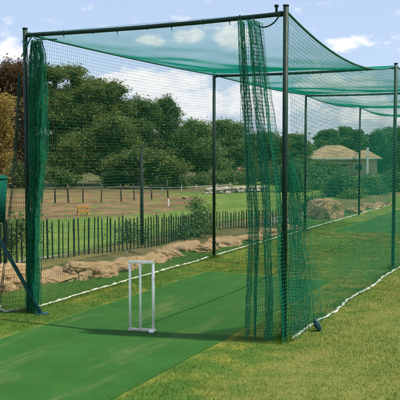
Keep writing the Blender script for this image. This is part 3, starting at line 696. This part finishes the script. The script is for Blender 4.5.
ze = atY(0, 170, HY2).z; za = atY(0, 161, HY2+1).z
bm = bmesh.new(); bm_box(bm, ((x0+x1)/2, HY2+1.2, (gA+ze)/2-.05), (x1-x0-.3, 2, ze-gA-.1)); part('wall', bm, mWall, sh, ol)
bm = bmesh.new(); xm = (x0+x1)/2; y0, y1 = HY2-.1, HY2+2.5
gable(bm, [(x0, y0, ze), (x1, y0, ze), (x1, y1, ze), (x0, y1, ze), (xm, y0+.2, za), (xm, y1-.2, za)], [(0, 1, 4), (1, 2, 5, 4), (2, 3, 5), (3, 0, 4, 5), (3, 2, 1, 0)])
part('roof', bm, mRoof2, sh, ol)
# ------------------------------------------------------------ paddock rails
def rails(name, label, pts, h, posts, rails_h, mat, r=.03):
    o = empty(name, (pts[0].x, pts[0].y, 0)); tag(o, label, 'fence'); l0 = o.location.copy()
    for i in range(posts):
        f = i/(posts-1)*(len(pts)-1); j = min(int(f), len(pts)-2); p = pts[j].lerp(pts[j+1], min(1, max(0, f-j+random.uniform(-.05, .05))))-l0; hj = h*random.uniform(.9, 1.25)
        bm = bmesh.new(); bm_tube(bm, (p.x, p.y, -.05), (p.x+random.uniform(-.04, .04), p.y, hj), r*random.uniform(1.1, 1.6), 8); finish('post', bm, mat, o, True)
    for z in rails_h:
        bm = bmesh.new()
        for a, b in zip(pts[:-1], pts[1:]): bm_tube(bm, (a.x-l0.x, a.y-l0.y-r*1.6, z), (b.x-l0.x, b.y-l0.y-r*1.6, z), r*.8, 6)
        finish('rail', bm, mat, o)
rails('rail_fence', 'rustic brown rail fence across the bare earth paddock', [onz(40, 203), onz(100, 203), onz(168, 198)], .55, 9, (.50,), mRailD, .018)
rails('rail_fence', 'thin pale grey rail running behind the paddock towards the stone wall', [onz(120, 196), onz(180, 196), onz(232, 192)], .36, 7, (.34,), mRailG, .012)
# low stone wall
bm = bmesh.new(); rgs = random.Random(4); W_ = []
for i in range(64):
    g = onz(206+i*.95, 194-.043*i); n0 = len(bm.verts)
    for j in range(2):
        rr_ = rgs.uniform(.055, .105); vs = bmesh.ops.create_icosphere(bm, subdivisions=2, radius=1)['verts']
        o_ = Vector((i*3.1, j*7.7, 0)); c_ = Vector((g.x+rgs.uniform(-.05, .05), g.y+rgs.uniform(-.1, .1), .05+j*.12+rgs.uniform(-.03, .03)))
        for v in vs:
            k_ = 1+.45*noise.noise(v.co*1.3+o_); v.co = Vector((v.co.x*rr_*1.3*k_, v.co.y*rr_*1.6*k_, v.co.z*rr_*.85*k_))+c_
o = finish('stone_wall', bm, mStone); tag(o, 'low pale rubble wall beyond the green field', 'wall')
# orange block on the earth, small white post, green box on pole
g = onz(83, 215); eo = empty('orange_trestle', g, .35); tag(eo, 'small orange yellow trestle standing on the bare earth', 'trestle')
for sx in (-1, 1):
    for sy in (-1, 1):
        bm = bmesh.new(); bm_tube(bm, (sx*.15, sy*.12, 0), (sx*.13, sy*.02, .19), .015, 6); finish('leg', bm, mYel, eo)
bm = bmesh.new(); bm_box(bm, (0, 0, .222), (.36, .10, .06), 0, .01); finish('top_board', bm, mYel, eo)
bm = bmesh.new(); bm_box(bm, (0, -.09, .115), (.30, .02, .07), 0, .004); finish('side_board', bm, mYel, eo)
g = onz(168.5, 206); bm = bmesh.new(); bm_tube(bm, (g.x, g.y, -.02), (g.x, g.y, .19), .024, 8); bm_tube(bm, (g.x, g.y, .1902), (g.x, g.y, .22), .024, 8, .008); o = finish('white_post', bm, mWhite); tag(o, 'tiny white marker post on the paddock grass', 'post')
g = onz(5, 268); by = g.y; bi = empty('litter_bin', (g.x, g.y, 0), .1); tag(bi, 'dark green bin fixed to a post at the left picture edge', 'bin')
zt = atY(3, 178, by).z; zb = atY(3, 221, by).z
bm = bmesh.new(); bm_tube(bm, (0, .0, -.03), (0, .0, zt-.1), .022, 10); finish('post', bm, mFrame, bi, True)
bm = bmesh.new(); bmesh.ops.create_cone(bm, cap_ends=True, segments=24, radius1=.13, radius2=.175, depth=zt-zb, matrix=__import__('mathutils').Matrix.Translation((-.09, -.20, (zt+zb)/2)))
finish('body', bm, mBin, bi, True)
bm = bmesh.new(); bmesh.ops.create_cone(bm, cap_ends=True, segments=24, radius1=.185, radius2=.15, depth=.045, matrix=__import__('mathutils').Matrix.Translation((-.09, -.20, zt+.024)))
finish('lid', bm, mBin, bi)
# ------------------------------------------------------------ sun and sky
# shadow of a 3 m rail falls 1.5 m to its left and a little towards the camera
sh_v = -nd*1.50-ud*.45
sdir = Vector((-sh_v[0], -sh_v[1], 3.0)).normalized()      # towards the sun
el = math.asin(sdir.z); az = math.atan2(sdir.x, sdir.y)
sl = bpy.data.lights.new('sun', 'SUN'); sl.energy = 4.4; sl.angle = R(.5); sl.color = (1, .94, .84)
so = bpy.data.objects.new('sun', sl); COL.objects.link(so); so.rotation_euler = sdir.to_track_quat('Z', 'Y').to_euler(); so.location = (5, -5, 20)
w = bpy.data.worlds.new('World'); S.world = w; w.use_nodes = True; nt = w.node_tree; nt.nodes.clear()
out = nt.nodes.new('ShaderNodeOutputWorld'); bg = nt.nodes.new('ShaderNodeBackground'); sky = nt.nodes.new('ShaderNodeTexSky')
sky.sky_type = 'NISHITA'; sky.sun_disc = False; sky.sun_elevation = el; sky.sun_rotation = az; sky.air_density = 1.0; sky.dust_density = .6; sky.ozone_density = 2.5
tc = nt.nodes.new('ShaderNodeTexCoord').outputs['Generated']; sep = nt.nodes.new('ShaderNodeSeparateXYZ'); nt.links.new(tc, sep.inputs[0])
AZ = M(nt, 'ARCTAN2', sep.outputs[0], sep.outputs[1]); EL = M(nt, 'ARCSINE', sep.outputs[2])
comb = nt.nodes.new('ShaderNodeCombineXYZ'); nt.links.new(AZ, comb.inputs[0]); nt.links.new(M(nt, 'MULTIPLY', EL, 1.8), comb.inputs[1])
n1 = nz(nt, 22, 7, .62, comb.outputs[0]); n2 = nz(nt, 5, 4, .5, comb.outputs[0])
mask = None
clouds = [(6, 52, 22, 11, 1), (148, 40, 15, 6, .9), (190, 38, 17, 8, 1), (150, 84, 55, 14, 1.25), (190, 104, 45, 16, 1.2), (238, 34, 22, 14, 1), (262, 100, 60, 18, 1), (330, 88, 60, 14, 1), (375, 110, 50, 14, .9), (120, 78, 26, 8, .9), (60, 118, 60, 20, .7), (345, 45, 22, 9, .6), (20, 0, 40, 3, .1)]
for (px, py, rx, ry, am) in clouds:
    d = ray(px, py).normalized(); ca = math.atan2(d.x, d.y); ce = math.asin(d.z)
    a = M(nt, 'MULTIPLY', M(nt, 'SUBTRACT', AZ, ca), F/rx); b = M(nt, 'MULTIPLY', M(nt, 'SUBTRACT', EL, ce), F/ry)
    e = M(nt, 'ADD', M(nt, 'MULTIPLY', a, a), M(nt, 'MULTIPLY', b, b)); g = M(nt, 'MULTIPLY', M(nt, 'EXPONENT', M(nt, 'MULTIPLY', e, -1.0)), am)
    mask = g if mask is None else M(nt, 'MAXIMUM', mask, g)
cover = M(nt, 'ADD', mask, M(nt, 'MULTIPLY', M(nt, 'SUBTRACT', n1, .5), 2.6))
cf = mr(nt, cover, .18, .72)
far = M(nt, 'MULTIPLY', mr(nt, n2, .5, .7), mr(nt, M(nt, 'ABSOLUTE', AZ), .3, .5)); cf = M(nt, 'MAXIMUM', cf, far)
shade = mr(nt, nz(nt, 40, 5, .6, comb.outputs[0]), .3, .7); cc = mixc(nt, shade, (7.2, 7.4, 7.9), (9.6, 9.4, 9.3))
veil = mixc(nt, .55, sky.outputs[0], (5.4, 6.5, 8.8))       # thin high haze of the sky
nt.links.new(mixc(nt, M(nt, 'MULTIPLY', cf, .88), veil, cc), bg.inputs[0]); bg.inputs[1].default_value = .1; nt.links.new(bg.outputs[0], out.inputs[0])
S.view_settings.view_transform = 'Standard'; S.view_settings.look = 'None'; S.view_settings.exposure = .35; S.view_settings.gamma = 1
S.render.resolution_x = 1024; S.render.resolution_y = 1024
